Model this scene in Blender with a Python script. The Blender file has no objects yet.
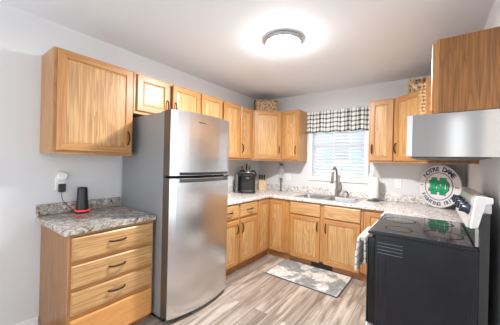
import bpy, bmesh, math, random
from mathutils import Vector, Matrix
random.seed(4)
PI = math.pi
C = bpy.context.scene.collection
S = bpy.context.scene

# ------------------------------------------------------------------ camera
f, yaw, pitch, roll = 244.84, math.radians(36.348), math.radians(-0.034), math.radians(-1.33)
cam_d = bpy.data.cameras.new('camera'); cam = bpy.data.objects.new('camera', cam_d); C.objects.link(cam)
cam_d.sensor_fit = 'HORIZONTAL'; cam_d.sensor_width = 36; cam_d.lens = f / 500 * 36
cam_d.clip_start = 0.02; cam_d.clip_end = 100
fw = Vector((-math.sin(yaw) * math.cos(pitch), math.cos(yaw) * math.cos(pitch), math.sin(pitch)))
rt = Vector((math.cos(yaw), math.sin(yaw), 0)); up = rt.cross(fw)
c_, s_ = math.cos(roll), math.sin(roll)
r2 = rt * c_ - up * s_; u2 = rt * s_ + up * c_
M = Matrix(((r2.x, u2.x, -fw.x), (r2.y, u2.y, -fw.y), (r2.z, u2.z, -fw.z))).to_4x4()
M.translation = Vector((2.489, -3.656, 1.347)); cam.matrix_world = M
S.camera = cam

# ------------------------------------------------------------------ world, lights, exposure
S.view_settings.view_transform = 'Standard'; S.view_settings.look = 'None'
S.view_settings.gamma = 1; S.view_settings.use_curve_mapping = False
S.view_settings.exposure = 1.07
w = bpy.data.worlds.new('world'); S.world = w; w.use_nodes = True
bg = w.node_tree.nodes['Background']; bg.inputs[0].default_value = (0.93, 0.965, 1.0, 1); bg.inputs[1].default_value = 1.2
LAMP = 30.0
def area(name, loc, rot, sx, sy, power, col=(1, 1, 1)):
    d = bpy.data.lights.new(name, 'AREA'); d.shape = 'RECTANGLE'; d.size = sx; d.size_y = sy
    d.energy = power; d.color = col
    o = bpy.data.objects.new(name, d); C.objects.link(o); o.location = loc; o.rotation_euler = rot
    return o
# dining walls are left out so the white world adds soft fill light

# ------------------------------------------------------------------ materials
def srgb(r, g, b):
    t = lambda v: (v / 255 / 12.92) if v / 255 <= .04045 else ((v / 255 + .055) / 1.055) ** 2.4
    return (t(r), t(g), t(b), 1)
def mat(name, col, rough=.5, metal=0, **k):
    m = bpy.data.materials.new(name); m.use_nodes = True
    b = m.node_tree.nodes['Principled BSDF']
    b.inputs['Base Color'].default_value = col; b.inputs['Roughness'].default_value = rough; b.inputs['Metallic'].default_value = metal
    for a, v in k.items(): b.inputs[a.replace('_', ' ')].default_value = v
    return m
def nd(m, t, **k):
    n = m.node_tree.nodes.new(t)
    for a, v in k.items(): setattr(n, a, v)
    return n
def lk(m, a, b): m.node_tree.links.new(a, b)
def bs(m): return m.node_tree.nodes['Principled BSDF']
def ramp(m, stops, fac):
    r = nd(m, 'ShaderNodeValToRGB'); e = r.color_ramp.elements
    while len(e) < len(stops): e.new(.5)
    for i, (p, c) in enumerate(stops): e[i].position = p; e[i].color = c
    lk(m, fac, r.inputs[0]); return r
def coords(m, scale, rot=(0, 0, 0), obj=True, rnd=0):
    tc = nd(m, 'ShaderNodeTexCoord'); mp = nd(m, 'ShaderNodeMapping')
    mp.inputs['Scale'].default_value = scale; mp.inputs['Rotation'].default_value = rot
    src = tc.outputs['Object']
    if rnd:
        oi = nd(m, 'ShaderNodeObjectInfo'); mu = nd(m, 'ShaderNodeVectorMath', operation='SCALE')
        mu.inputs[0].default_value = (rnd, rnd * .7, rnd * 1.3); lk(m, oi.outputs['Random'], mu.inputs['Scale'])
        ad = nd(m, 'ShaderNodeVectorMath', operation='ADD'); lk(m, src, ad.inputs[0]); lk(m, mu.outputs[0], ad.inputs[1]); src = ad.outputs[0]
    lk(m, src, mp.inputs[0]); return mp.outputs[0]
def noise(m, vec, scale, detail=4, dist=0, rough=.5):
    n = nd(m, 'ShaderNodeTexNoise'); n.inputs['Scale'].default_value = scale; n.inputs['Detail'].default_value = detail
    n.inputs['Distortion'].default_value = dist; n.inputs['Roughness'].default_value = rough
    lk(m, vec, n.inputs['Vector']); return n.outputs['Fac']
def mix(m, fac, a, b, mode='MIX'):
    x = nd(m, 'ShaderNodeMix', data_type='RGBA', blend_type=mode)
    if isinstance(fac, float): x.inputs[0].default_value = fac
    else: lk(m, fac, x.inputs[0])
    for i, v in ((6, a), (7, b)):
        if isinstance(v, tuple): x.inputs[i].default_value = v
        else: lk(m, v, x.inputs[i])
    return x.outputs[2]
def oak(name, axis, light, dark, line, rough=.38):
    """oak: cathedral rings stretched along the grain axis plus fine pores"""
    m = mat(name, light, rough)
    sc = [9, 9, 9]; sc['xyz'.index(axis)] = .7
    v = coords(m, tuple(sc), rnd=9)
    n = noise(m, v, .8, 2, .3)
    mu = nd(m, 'ShaderNodeMath', operation='MULTIPLY'); mu.inputs[1].default_value = 20; lk(m, n, mu.inputs[0])
    fr = nd(m, 'ShaderNodeMath', operation='FRACT'); lk(m, mu.outputs[0], fr.inputs[0])
    r = ramp(m, [(0, (0, 0, 0, 1)), (.5, (.1, .1, .1, 1)), (.85, (.5, .5, .5, 1)), (1, (0, 0, 0, 1))], fr.outputs[0])
    sf = [110, 110, 110]; sf['xyz'.index(axis)] = 3
    p = ramp(m, [(.42, (0, 0, 0, 1)), (.75, (1, 1, 1, 1))], noise(m, coords(m, tuple(sf), rnd=5), 1, 3))
    big = noise(m, coords(m, (2, 2, 2), rnd=7), 1, 2)
    base = mix(m, big, light, dark)
    a = mix(m, r.outputs[0], base, line)
    q = nd(m, 'ShaderNodeMath', operation='MULTIPLY'); q.inputs[1].default_value = .8; lk(m, p.outputs[0], q.inputs[0])
    lk(m, mix(m, q.outputs[0], a, line), bs(m).inputs['Base Color'])
    bs(m).inputs['Coat Weight'].default_value = .25; bs(m).inputs['Coat Roughness'].default_value = .25
    return m
OL, OD, OX = srgb(212, 174, 122), srgb(202, 158, 104), srgb(150, 100, 56)
oakV = oak('oak_vertical_grain', 'z', OL, OD, OX)
oakH = oak('oak_horizontal_grain', 'x', OL, OD, OX)
FL, FD = srgb(200, 152, 94), srgb(184, 134, 78)
frameV = oak('oak_frame_vertical', 'z', FL, FD, srgb(156, 98, 50))
frameH = oak('oak_frame_horizontal', 'x', FL, FD, srgb(156, 98, 50))
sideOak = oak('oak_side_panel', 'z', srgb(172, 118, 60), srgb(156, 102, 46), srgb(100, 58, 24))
plainOak = oak('orange_flat_panel', 'x', srgb(222, 164, 98), srgb(214, 150, 84), srgb(200, 138, 78))
toeM = oak('toe_kick_wood', 'x', srgb(178, 124, 76), srgb(160, 106, 62), srgb(130, 84, 48), .6)
cabIn = mat('cabinet_underside', srgb(190, 140, 90), .6)

def paint(name, c, bump=.0):
    m = mat(name, c, .75)
    v = coords(m, (1, 1, 1)); n = noise(m, v, 1.4, 4)
    d = tuple(x * .95 for x in c[:3]) + (1,)
    lk(m, mix(m, n, c, d), bs(m).inputs['Base Color'])
    b = nd(m, 'ShaderNodeBump'); b.inputs['Strength'].default_value = .08; b.inputs['Distance'].default_value = .004
    lk(m, noise(m, v, 60, 3), b.inputs['Height']); lk(m, b.outputs[0], bs(m).inputs['Normal'])
    return m
wallM = paint('grey_wall_paint', srgb(219, 220, 222))
ceilM = paint('ceiling_paint', srgb(240, 244, 250))
whiteM = mat('white_trim_paint', srgb(240, 240, 240), .4)
# floor: planks along y
floorM = mat('grey_oak_vinyl_planks', srgb(170, 155, 142), .5)
def make_floor(m):
    tc = nd(m, 'ShaderNodeTexCoord'); mp = nd(m, 'ShaderNodeMapping'); mp.inputs['Rotation'].default_value = (0, 0, PI / 2)
    lk(m, tc.outputs['Object'], mp.inputs[0])
    br = nd(m, 'ShaderNodeTexBrick'); br.offset = .37; br.inputs['Scale'].default_value = 1
    br.inputs['Brick Width'].default_value = 1.1; br.inputs['Row Height'].default_value = .15
    br.inputs['Mortar Size'].default_value = .0022; br.inputs['Mortar Smooth'].default_value = 0
    br.inputs['Color1'].default_value = (0, 0, 0, 1); br.inputs['Color2'].default_value = (1, 1, 1, 1); br.inputs['Mortar'].default_value = (.5, .5, .5, 1)
    lk(m, mp.outputs[0], br.inputs['Vector'])
    base = ramp(m, [(0, srgb(142, 128, 118)), (.35, srgb(176, 163, 152)), (.7, srgb(194, 182, 171)), (1, srgb(158, 144, 133))], br.outputs['Color'])
    # shift the grain per plank
    sc = nd(m, 'ShaderNodeVectorMath', operation='SCALE'); sc.inputs[0].default_value = (3, 17, 5); lk(m, br.outputs['Color'], sc.inputs['Scale'])
    ad = nd(m, 'ShaderNodeVectorMath', operation='ADD'); lk(m, tc.outputs['Object'], ad.inputs[0]); lk(m, sc.outputs[0], ad.inputs[1])
    m2 = nd(m, 'ShaderNodeMapping'); m2.inputs['Scale'].default_value = (16, 1.5, 1); lk(m, ad.outputs[0], m2.inputs[0])
    g = noise(m, m2.outputs[0], 1, 6, .9, .62)
    gr = ramp(m, [(.40, (0, 0, 0, 1)), (.62, (1, 1, 1, 1))], g)
    m3 = nd(m, 'ShaderNodeMapping'); m3.inputs['Scale'].default_value = (90, 5, 1); lk(m, ad.outputs[0], m3.inputs[0])
    fg = ramp(m, [(.4, (0, 0, 0, 1)), (.75, (1, 1, 1, 1))], noise(m, m3.outputs[0], 1, 3))
    q = nd(m, 'ShaderNodeMath', operation='MULTIPLY'); q.inputs[1].default_value = .75; lk(m, gr.outputs[0], q.inputs[0])
    a = mix(m, q.outputs[0], base.outputs[0], srgb(96, 80, 68))
    q2 = nd(m, 'ShaderNodeMath', operation='MULTIPLY'); q2.inputs[1].default_value = .3; lk(m, fg.outputs[0], q2.inputs[0])
    b = mix(m, q2.outputs[0], a, srgb(110, 94, 84))
    lk(m, mix(m, br.outputs['Fac'], b, srgb(96, 82, 72)), bs(m).inputs['Base Color'])
    bp = nd(m, 'ShaderNodeBump'); bp.inputs['Strength'].default_value = .15; bp.inputs['Distance'].default_value = .002
    lk(m, g, bp.inputs['Height']); lk(m, bp.outputs[0], bs(m).inputs['Normal'])
make_floor(floorM)
# granite-look laminate
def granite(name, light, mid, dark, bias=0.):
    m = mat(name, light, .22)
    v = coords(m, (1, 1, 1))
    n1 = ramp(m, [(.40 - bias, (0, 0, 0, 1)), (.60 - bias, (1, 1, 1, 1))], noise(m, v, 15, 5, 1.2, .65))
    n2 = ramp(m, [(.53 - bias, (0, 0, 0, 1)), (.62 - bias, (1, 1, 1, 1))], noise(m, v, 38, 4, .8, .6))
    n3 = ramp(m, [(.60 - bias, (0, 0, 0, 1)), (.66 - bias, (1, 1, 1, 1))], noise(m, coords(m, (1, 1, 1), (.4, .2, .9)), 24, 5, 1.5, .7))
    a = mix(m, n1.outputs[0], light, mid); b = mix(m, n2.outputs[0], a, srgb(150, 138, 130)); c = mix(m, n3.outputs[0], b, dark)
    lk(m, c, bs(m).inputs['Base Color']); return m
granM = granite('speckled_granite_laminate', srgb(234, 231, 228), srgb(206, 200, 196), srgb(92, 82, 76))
granD = granite('granite_laminate_shaded', srgb(214, 210, 204), srgb(164, 156, 148), srgb(48, 42, 40), .04)  # same laminate as granM, with its dimmer lighting put into the colour

def steel(name, c, rough, aniso=.0, streak=0):
    st = .02 if streak else .10
    m = mat(name, c, rough, 1.0)
    v = coords(m, (3, 3, 260) if not streak else (260, 260, 2))
    n = noise(m, v, 1, 3)
    b = nd(m, 'ShaderNodeBump'); b.inputs['Strength'].default_value = st; b.inputs['Distance'].default_value = .002
    lk(m, n, b.inputs['Height']); lk(m, b.outputs[0], bs(m).inputs['Normal'])
    if aniso:
        bs(m).inputs['Anisotropic'].default_value = aniso
        t = nd(m, 'ShaderNodeTangent', direction_type='RADIAL', axis='Z'); lk(m, t.outputs[0], bs(m).inputs['Tangent'])
    return m
steelM = steel('brushed_stainless', srgb(222, 223, 226), .27, .85)
steelHood = steel('stainless_hood_side', srgb(200, 198, 196), .13, .0, 1)
sinkM = mat('sink_steel', srgb(188, 188, 190), .3, .95)
nickel = mat('brushed_nickel', srgb(158, 152, 144), .28, 1)
fridgeSide = mat('grey_fridge_side', srgb(148, 150, 152), .45, .15)
darkPl = mat('dark_plastic', srgb(34, 35, 38), .35)
blackGl = mat('black_glass', srgb(44, 45, 47), .07, 0, IOR=2.1)
stoveSide = mat('black_enamel_panel', srgb(24, 27, 34), .3, .0)
def texture_stove(m):
    v = coords(m, (1, 1, 1)); n = noise(m, v, 4, 5, 0, .7)
    r = ramp(m, [(.35, srgb(18, 21, 28)), (.75, srgb(34, 38, 46))], n); lk(m, r.outputs[0], bs(m).inputs['Base Color'])
    r2 = ramp(m, [(.3, (.30, .30, .30, 1)), (.8, (.36, .36, .36, 1))], noise(m, v, 9, 5)); lk(m, r2.outputs[0], bs(m).inputs['Roughness'])
texture_stove(stoveSide)
bronze = mat('dark_bronze', srgb(54, 34, 26), .45, .5)
whitePl = mat('white_plastic', srgb(238, 238, 236), .4)
paperM = mat('white_paper', srgb(245, 245, 245), .9)
greySteel = mat('grey_painted_steel', srgb(96, 97, 99), .5, .2)
lampRing = mat('lamp_nickel_ring', srgb(168, 168, 170), .35, .6)
def emis(name, c, s):
    m = mat(name, c, .5); bs(m).inputs['Emission Color'].default_value = c; bs(m).inputs['Emission Strength'].default_value = s; return m
bowlM = emis('lit_lamp_glass', (1, .985, .96, 1), LAMP)
redGlow = emis('red_light_ring', (1, .03, .03, 1), .8)
navy = mat('navy_paint', srgb(34, 52, 92), .5); green = mat('green_paint', srgb(24, 172, 112), .5)
discM = mat('disc_white_paint', srgb(222, 218, 220), .5)
vn = coords(discM, (2, 2, 30)); lk(discM, mix(discM, noise(discM, vn, 2, 4), srgb(232, 229, 230), srgb(200, 192, 196)), bs(discM).inputs['Base Color'])
glassM = mat('window_glass', (1, 1, 1, 1), .0, 0, Transmission_Weight=1.0, IOR=1.01)
clearM = mat('clear_plastic', (.9, .93, .95, 1), .05, 0, Transmission_Weight=.85, IOR=1.3)
slatM = mat('white_blind_slat', srgb(244, 246, 250), .5, 0)
_t = nd(slatM, 'ShaderNodeBsdfTranslucent'); _t.inputs[0].default_value = (.9, .93, .96, 1); _m = nd(slatM, 'ShaderNodeMixShader'); _m.inputs[0].default_value = .45
lk(slatM, bs(slatM).outputs[0], _m.inputs[1]); lk(slatM, _t.outputs[0], _m.inputs[2]); lk(slatM, _m.outputs[0], slatM.node_tree.nodes['Material Output'].inputs[0])
tealM = mat('teal_siding', srgb(90, 190, 180), .6)
lawnM = mat('pale_snowy_ground', srgb(235, 238, 242), .9)

# ------------------------------------------------------------------ mesh helpers
class MB:
    def __init__(s): s.v = []; s.f = []; s.m = []; s.sm = []
    def add(s, vs, fs, mi=0, smooth=False):
        b = len(s.v); s.v += [tuple(v) for v in vs]
        for q in fs: s.f.append([b + i for i in q]); s.m.append(mi); s.sm.append(smooth)
    def box(s, x0, y0, z0, x1, y1, z1, mi=0):
        vs = [(x, y, z) for z in (z0, z1) for y in (y0, y1) for x in (x0, x1)]
        s.add(vs, [(0, 2, 3, 1), (4, 5, 7, 6), (0, 1, 5, 4), (2, 6, 7, 3), (0, 4, 6, 2), (1, 3, 7, 5)], mi); return s
    def prism(s, pts, z0, z1, mi=0, axis='z'):
        """polygon (ccw) extruded along axis; axis 'y': pts are (x,z); axis 'x': pts are (y,z)"""
        n = len(pts)
        def P(a, b, h): return (a, b, h) if axis == 'z' else ((a, h, b) if axis == 'y' else (h, a, b))
        vs = [P(a, b, z0) for a, b in pts] + [P(a, b, z1) for a, b in pts]
        fs = [tuple(range(n - 1, -1, -1)), tuple(range(n, 2 * n))] + [(i, (i + 1) % n, n + (i + 1) % n, n + i) for i in range(n)]
        s.add(vs, fs, mi); return s
    def lathe(s, prof, c=(0, 0, 0), n=32, mi=0, cap=True):
        vs = []; fs = []
        for r, z in prof:
            for k in range(n):
                a = 2 * PI * k / n; vs.append((c[0] + r * math.cos(a), c[1] + r * math.sin(a), c[2] + z))
        for i in range(len(prof) - 1):
            for k in range(n): fs.append((i * n + k, i * n + (k + 1) % n, (i + 1) * n + (k + 1) % n, (i + 1) * n + k))
        s.add(vs, fs, mi, True)
        if cap:
            s.add(vs[:n], [tuple(range(n - 1, -1, -1))], mi); s.add(vs[-n:], [tuple(range(n))], mi)
        return s
    def tube(s, path, r, n=10, mi=0):
        P = [Vector(p) for p in path]; R = r if isinstance(r, (list, tuple)) else [r] * len(P)
        vs = []; fs = []; up0 = None
        for i, p in enumerate(P):
            t = (P[min(i + 1, len(P) - 1)] - P[max(i - 1, 0)]).normalized()
            if up0 is None: up0 = t.orthogonal().normalized()
            a = (up0 - t * up0.dot(t)).normalized(); b = t.cross(a); up0 = a
            for k in range(n):
                q = 2 * PI * k / n; vs.append(p + (a * math.cos(q) + b * math.sin(q)) * R[i])
        for i in range(len(P) - 1):
            for k in range(n): fs.append((i * n + k, i * n + (k + 1) % n, (i + 1) * n + (k + 1) % n, (i + 1) * n + k))
        s.add(vs, fs, mi, True); s.add(vs[:n], [tuple(range(n - 1, -1, -1))], mi); s.add(vs[-n:], [tuple(range(n))], mi)
        return s
    def rings(s, rects, mi_frame):
        """concentric rectangle loops: list of (x0,z0,x1,z1,y); faces between loops; last is filled. mats per band [ (side, topbottom) ]"""
        vs = []
        for x0, z0, x1, z1, y in rects: vs += [(x0, y, z0), (x1, y, z0), (x1, y, z1), (x0, y, z1)]
        base = len(s.v); s.v += vs
        for i in range(len(rects) - 1):
            for k in range(4):
                a = i * 4 + k; b = i * 4 + (k + 1) % 4
                s.f.append([base + a, base + b, base + b + 4, base + a + 4]); s.m.append(mi_frame[i][0 if k % 2 else 1]); s.sm.append(False)
        n = (len(rects) - 1) * 4
        s.f.append([base + n, base + n + 1, base + n + 2, base + n + 3]); s.m.append(mi_frame[-1][0]); s.sm.append(False)
        s.f.append([base + 3, base + 2, base + 1, base]); s.m.append(mi_frame[0][0]); s.sm.append(False)
        return s
    def build(s, name, mats, parent=None, loc=(0, 0, 0), rot=(0, 0, 0), bevel=0, seg=2, label=None, recalc=False):
        me = bpy.data.meshes.new(name); me.from_pydata(s.v, [], s.f)
        for m in (mats if isinstance(mats, (list, tuple)) else [mats]): me.materials.append(m)
        for p, mi, sm in zip(me.polygons, s.m, s.sm): p.material_index = mi; p.use_smooth = sm
        if recalc:
            bm = bmesh.new(); bm.from_mesh(me); bmesh.ops.recalc_face_normals(bm, faces=bm.faces); bm.to_mesh(me); bm.free()
        me.update(); o = bpy.data.objects.new(name, me); C.objects.link(o)
        o.location = loc; o.rotation_euler = rot
        if parent: o.parent = parent
        if bevel:
            b = o.modifiers.new('bevel', 'BEVEL'); b.width = bevel; b.segments = seg; b.limit_method = 'ANGLE'; b.angle_limit = .6
        if label: o['label'] = label
        return o
def tag(o, label, cat, group=None):
    o['label'] = label; o['category'] = cat
    if group: o['group'] = group
    return o
def thing(name, label, cat, loc=(0, 0, 0), rz=0, group=None):
    o = bpy.data.objects.new(name, None); o.empty_display_size = .05; C.objects.link(o)
    o.location = loc; o.rotation_euler = (0, 0, rz); return tag(o, label, cat, group)
def structure(o): o['kind'] = 'structure'; return o
def cells(mb, xs, ys, inside, z0, z1, mi=0):
    """slab made of grid cells; inside(cx,cy)->bool"""
    g = {}
    for i in range(len(xs) - 1):
        for j in range(len(ys) - 1): g[i, j] = inside((xs[i] + xs[i + 1]) / 2, (ys[j] + ys[j + 1]) / 2)
    idx = {}; vs = []
    def V(i, j, k):
        if (i, j, k) not in idx: idx[i, j, k] = len(vs); vs.append((xs[i], ys[j], (z0, z1)[k]))
        return idx[i, j, k]
    fs = []
    for (i, j), on in g.items():
        if not on: continue
        fs += [(V(i, j, 1), V(i + 1, j, 1), V(i + 1, j + 1, 1), V(i, j + 1, 1)), (V(i, j, 0), V(i, j + 1, 0), V(i + 1, j + 1, 0), V(i + 1, j, 0))]
        if not g.get((i - 1, j)): fs.append((V(i, j, 0), V(i, j, 1), V(i, j + 1, 1), V(i, j + 1, 0)))
        if not g.get((i + 1, j)): fs.append((V(i + 1, j, 0), V(i + 1, j + 1, 0), V(i + 1, j + 1, 1), V(i + 1, j, 1)))
        if not g.get((i, j - 1)): fs.append((V(i, j, 0), V(i + 1, j, 0), V(i + 1, j, 1), V(i, j, 1)))
        if not g.get((i, j + 1)): fs.append((V(i, j + 1, 0), V(i, j + 1, 1), V(i + 1, j + 1, 1), V(i + 1, j + 1, 0)))
    mb.add(vs, fs, mi); return mb

# ------------------------------------------------------------------ the room
W, H = 2.81, 2.45
WR = 2.765
YB = -5.0; XR = 4.6; YD = -2.35   # the dining area opens to the right behind y = YD
WX0, WX1, WZ0, WZ1 = 1.005, 1.755, 1.165, 2.06   # kitchen window opening
structure(MB().box(-.12, YB - .1, -.1, XR + .1, .12, 0).build('floor', floorM))
structure(MB().box(-.12, YB - .1, H, XR + .1, .12, H + .1).build('ceiling', ceilM))
structure(MB().box(-.12, YB - .1, 0, 0, .12, H).build('wall_left', wallM))
b = MB(); b.box(0, 0, 0, WX0, .12, H); b.box(WX1, 0, 0, W + .12, .12, H); b.box(WX0, 0, 0, WX1, .12, WZ0); b.box(WX0, 0, WZ1, WX1, .12, H)
structure(b.build('wall_back', wallM))
structure(MB().box(W, YD, 0, W + .12, 0, H).build('wall_right', wallM))
structure(MB().box(W + .12, YD, 0, XR + .1, YD + .12, H).build('wall_dining_partition', wallM))
b = MB(); b.box(1.9, YB - .1, 0, 2.75, YB, H); b.box(2.75, YB - .1, 0, 2.93, YB, .3); b.box(2.75, YB - .1, 2.2, 2.93, YB, H); b.box(2.93, YB - .1, 0, 3.9, YB, H)  # unseen wall added for the hood to reflect, slot gives a bright streak
structure(b.build('hood_reflection_wall', wallM))
b = MB(); b.box(0.0005, YB + .01, 0.0005, .014, -3.07, .09)
structure(b.build('baseboard_left', whiteM, bevel=.004))
# window: casing, sash, glass
b = MB()
b.box(WX0 - .058, -.02, WZ0 - .07, WX0, -.0005, WZ1 + .06); b.box(WX1, -.02, WZ0 - .07, WX1 + .058, -.0005, WZ1 + .06)
b.box(WX0, -.02, WZ1, WX1, -.0005, WZ1 + .06); b.box(WX0, -.02, WZ0 - .07, WX1, -.0005, WZ0)
win = structure(b.build('window_1', whiteM, bevel=.004))
b = MB()
for x0, z0, x1, z1 in ((WX0, WZ0, WX0 + .03, WZ1), (WX1 - .03, WZ0, WX1, WZ1), (WX0, WZ0, WX1, WZ0 + .035), (WX0, WZ1 - .03, WX1, WZ1), (WX0, 1.60, WX1, 1.645)):
    b.box(x0 + .0005, .055, z0 + .0005, x1 - .0005, .09, z1 - .0005)
b.build('window_frame', whiteM, win)
MB().box(WX0 + .03, .07, WZ0 + .035, WX1 - .03, .074, WZ1 - .03).build('pane', glassM, win)
# outside the window
o = structure(MB().box(-8, .6, -.6, 12, 14, -.5).build('ground', lawnM))
nb = thing('neighbour_house', 'pale sided house with teal shutters glimpsed through the kitchen window blinds', 'house', (-5, 5.5, -.5))
b = MB()
for k in range(22): b.prism([(0.0, k * .2), (.0, k * .2 + .198), (-.012, k * .2 + .198), (-.03, k * .2)][::-1], 0, 9, axis='x')
b.box(0, .001, 0, 9, 3, 4.4); b.build('wall', mat('pale_blue_siding', srgb(214, 224, 232), .6), nb, recalc=True)
MB().prism([(-.3, 4.4), (9.3, 4.4), (9.3, 4.6), (4.5, 6.2), (-.3, 4.6)], -.3, 3.3, axis='y').build('roof', greySteel, nb, recalc=True)
w_ = MB().box(4.6, -.06, 1.9, 5.2, -.031, 3.4).build('window', whiteM, nb); MB().box(4.65, -.065, 1.95, 5.15, -.0605, 3.35).build('pane', blackGl, w_)
for x in (4.25, 5.25): MB().box(x, -.06, 1.9, x + .33, -.031, 3.4).build('shutter', tealM, nb, label='teal shutter')

# ------------------------------------------------------------------ cabinet parts
def door_mesh(wd, ht, th=.02, fr=.052, drawer=False, mats=None):
    b = MB(); e = .005
    if drawer:
        r = [(0, 0, wd, ht, 0), (0, 0, wd, ht, -th + .006), (.008, .008, wd - .008, ht - .008, -th)]
        b.rings(r, [(1, 1), (1, 1), (1, 1)])
    else:
        r = [(0, 0, wd, ht, 0), (0, 0, wd, ht, -th + e), (e, e, wd - e, ht - e, -th),
             (fr, fr, wd - fr, ht - fr, -th), (fr + .004, fr + .004, wd - fr - .004, ht - fr - .004, -th + .010),
             (fr + .022, fr + .022, wd - fr - .022, ht - fr - .022, -th + .006)]
        b.rings(r, [(2, 3), (2, 3), (2, 3), (2, 3), (0, 0), (0, 0)])
    return b
OAKS = [oakV, oakH, frameV, frameH]
def pull(parent, x, z, y, vert=True, L=.112, name='handle'):
    pts = []; rr = []
    for k in range(13):
        t = -1 + 2 * k / 12; d = (1 - t * t) ** .5 * .026 if abs(t) < 1 else 0
        pts.append((x, y - .002 - d, z + t * L / 2) if vert else (x + t * L / 2, y - .002 - d, z)); rr.append(.0055 + .002 * (1 - abs(t)) + (.0015 if abs(t) > .95 else 0))
    return MB().tube(pts, rr, 8).build(name, bronze, parent, label='dark bronze arched pull')
def add_door(parent, x0, z0, x1, z1, y, hx=None, hz=None, nm='door'):
    d = door_mesh(x1 - x0, z1 - z0).build(nm, OAKS, parent, (x0, y, z0))
    if hx is not None: pull(d, hx - x0, hz - z0, -.02)
    return d
def add_drawer(parent, x0, z0, x1, z1, y, handle=True, mats=None):
    d = door_mesh(x1 - x0, z1 - z0, drawer=True).build('drawer', mats or OAKS, parent, (x0, y, z0))
    if handle: pull(d, (x1 - x0) / 2, (z1 - z0) / 2 + .005, -.02, False, .118)
    return d
# local frame of a cabinet: back on y=0, front towards -y, x from 0 to width, z from 0
UB, UT, UD = 1.38, 2.149, .302
def wall_cab(label, loc, rz, wd, ht, doors, depth=UD, sidemat=None):
    t = thing('upper_cabinet', label, 'cabinet', loc, rz, 'oak wall cabinets')
    g = .0008
    b = MB(); b.box(g, -depth + .018, 0, wd - g, -.001, ht); b.build('body', sidemat or frameV, t)
    # face frame
    b = MB(); f_ = .03
    b.box(g, -depth, 0, f_, -depth + .0178, ht); b.box(wd - f_, -depth, 0, wd - g, -depth + .0178, ht)
    b.box(f_, -depth, ht - f_, wd - f_, -depth + .0178, ht, 1); b.box(f_, -depth, 0, wd - f_, -depth + .0178, f_, 1)
    b.build('face_frame', [frameV, frameH], t)
    for d in doors: add_door(t, *d[:4], -depth - .0005, *d[4:])
    return t
R90 = PI / 2
hz = 1.545
def LW(y): return (0, y, 0)
# left wall, front to back (local x = world y - y0)
y0 = -3.085
wall_cab('tall single-door oak wall cabinet above the granite-topped drawer chest', (0, y0, UB), R90, .585, UT - UB,
         [(.020, .022, .568, UT - UB - .012, .535, .155)])
y0 = -2.495
wall_cab('short two-door oak wall cabinet above the refrigerator', (0, y0, 1.772), R90, .795, UT - 1.772,
         [(.025, .028, .365, .362, .338, .125), (.41, .028, .782, .362, .437, .125)])
y0 = -1.698
wall_cab('oak wall cabinet partly behind the refrigerator top, left of the coffee maker', (0, y0, UB), R90, .745, UT - UB,
         [(.012, .022, .365, UT - UB - .012, .338, .165), (.402, .022, .738, UT - UB - .012, .43, .165)])
y0 = -.951
wall_cab('narrow oak wall cabinet over the coffee maker, handle on its left', (0, y0, UB), R90, .33, UT - UB,
         [(.018, .022, .275, UT - UB - .012, .045, .165)])
# corner cabinets
def corner_cab(label, flip, hl):
    """diagonal wall cabinet, built for the left-back corner; flip mirrors to the right-back corner"""
    t = thing('upper_corner_cabinet', label, 'cabinet', (W if flip else 0, 0, UB))
    D, d = (.663, .3455) if flip else (.618, .3005); DY = .618; dy_ = .3005; sx = -1 if flip else 1
    P = [(.001, -.001), (.001, -DY), (d, -DY), (D, -dy_), (D, -.001)]
    pts = [(sx * x, y) for x, y in P]
    if flip: pts = pts[::-1]
    MB().prism(pts, 0, UT - UB).build('body', frameV, t, recalc=True)
    # diagonal front: local frame
    a = Vector((d, -DY)); c = Vector((D, -dy_)); L = (c - a).length
    if flip: org = (-D, -dy_, 0); rz = -PI / 4
    else: org = (d, -DY, 0); rz = PI / 4
    dm = door_mesh(L - .03, UT - UB - .034).build('door', OAKS, t)
    off = Matrix.Rotation(rz, 3, 'Z') @ Vector((.015, -.0008, .022))
    dm.location = Vector(org) + off; dm.rotation_euler = (0, 0, rz)
    pull(dm, (L - .03 - .03) if hl == 'R' else .03, .15, -.02)
    return t
corner_cab('diagonal oak corner wall cabinet with a wicker basket on top', False, 'R')
wall_cab('oak wall cabinet just left of the checkered window valance', (.62, 0, UB), 0, .298, UT - UB,
         [(.018, .022, .28, UT - UB - .012, .252, .165)])
wall_cab('oak wall cabinet just right of the window, above the paper towels', (1.86, 0, UB), 0, .285, UT - UB,
         [(.014, .022, .268, UT - UB - .012, .042, .165)])
corner_cab('diagonal oak corner wall cabinet left of the range hood, under the leaf garland', True, 'L')
# right wall (local x = -(y) )
wall_cab('oak wall cabinet on the right wall behind the range hood', (W, -.62, UB), -R90, .328, UT - UB,
         [(.015, .022, .313, UT - UB - .012, .285, .165)], depth=UD + .045, sidemat=sideOak)  # darker side oak puts the shade behind the hood into the colour
t = wall_cab('short oak cabinet mounted over the stainless range hood', (W, -.953, 1.686), -R90, .760, 2.15 - 1.686,
         [(.02, .022, .372, .452), (.388, .022, .74, .452)], depth=.305, sidemat=sideOak)

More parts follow.
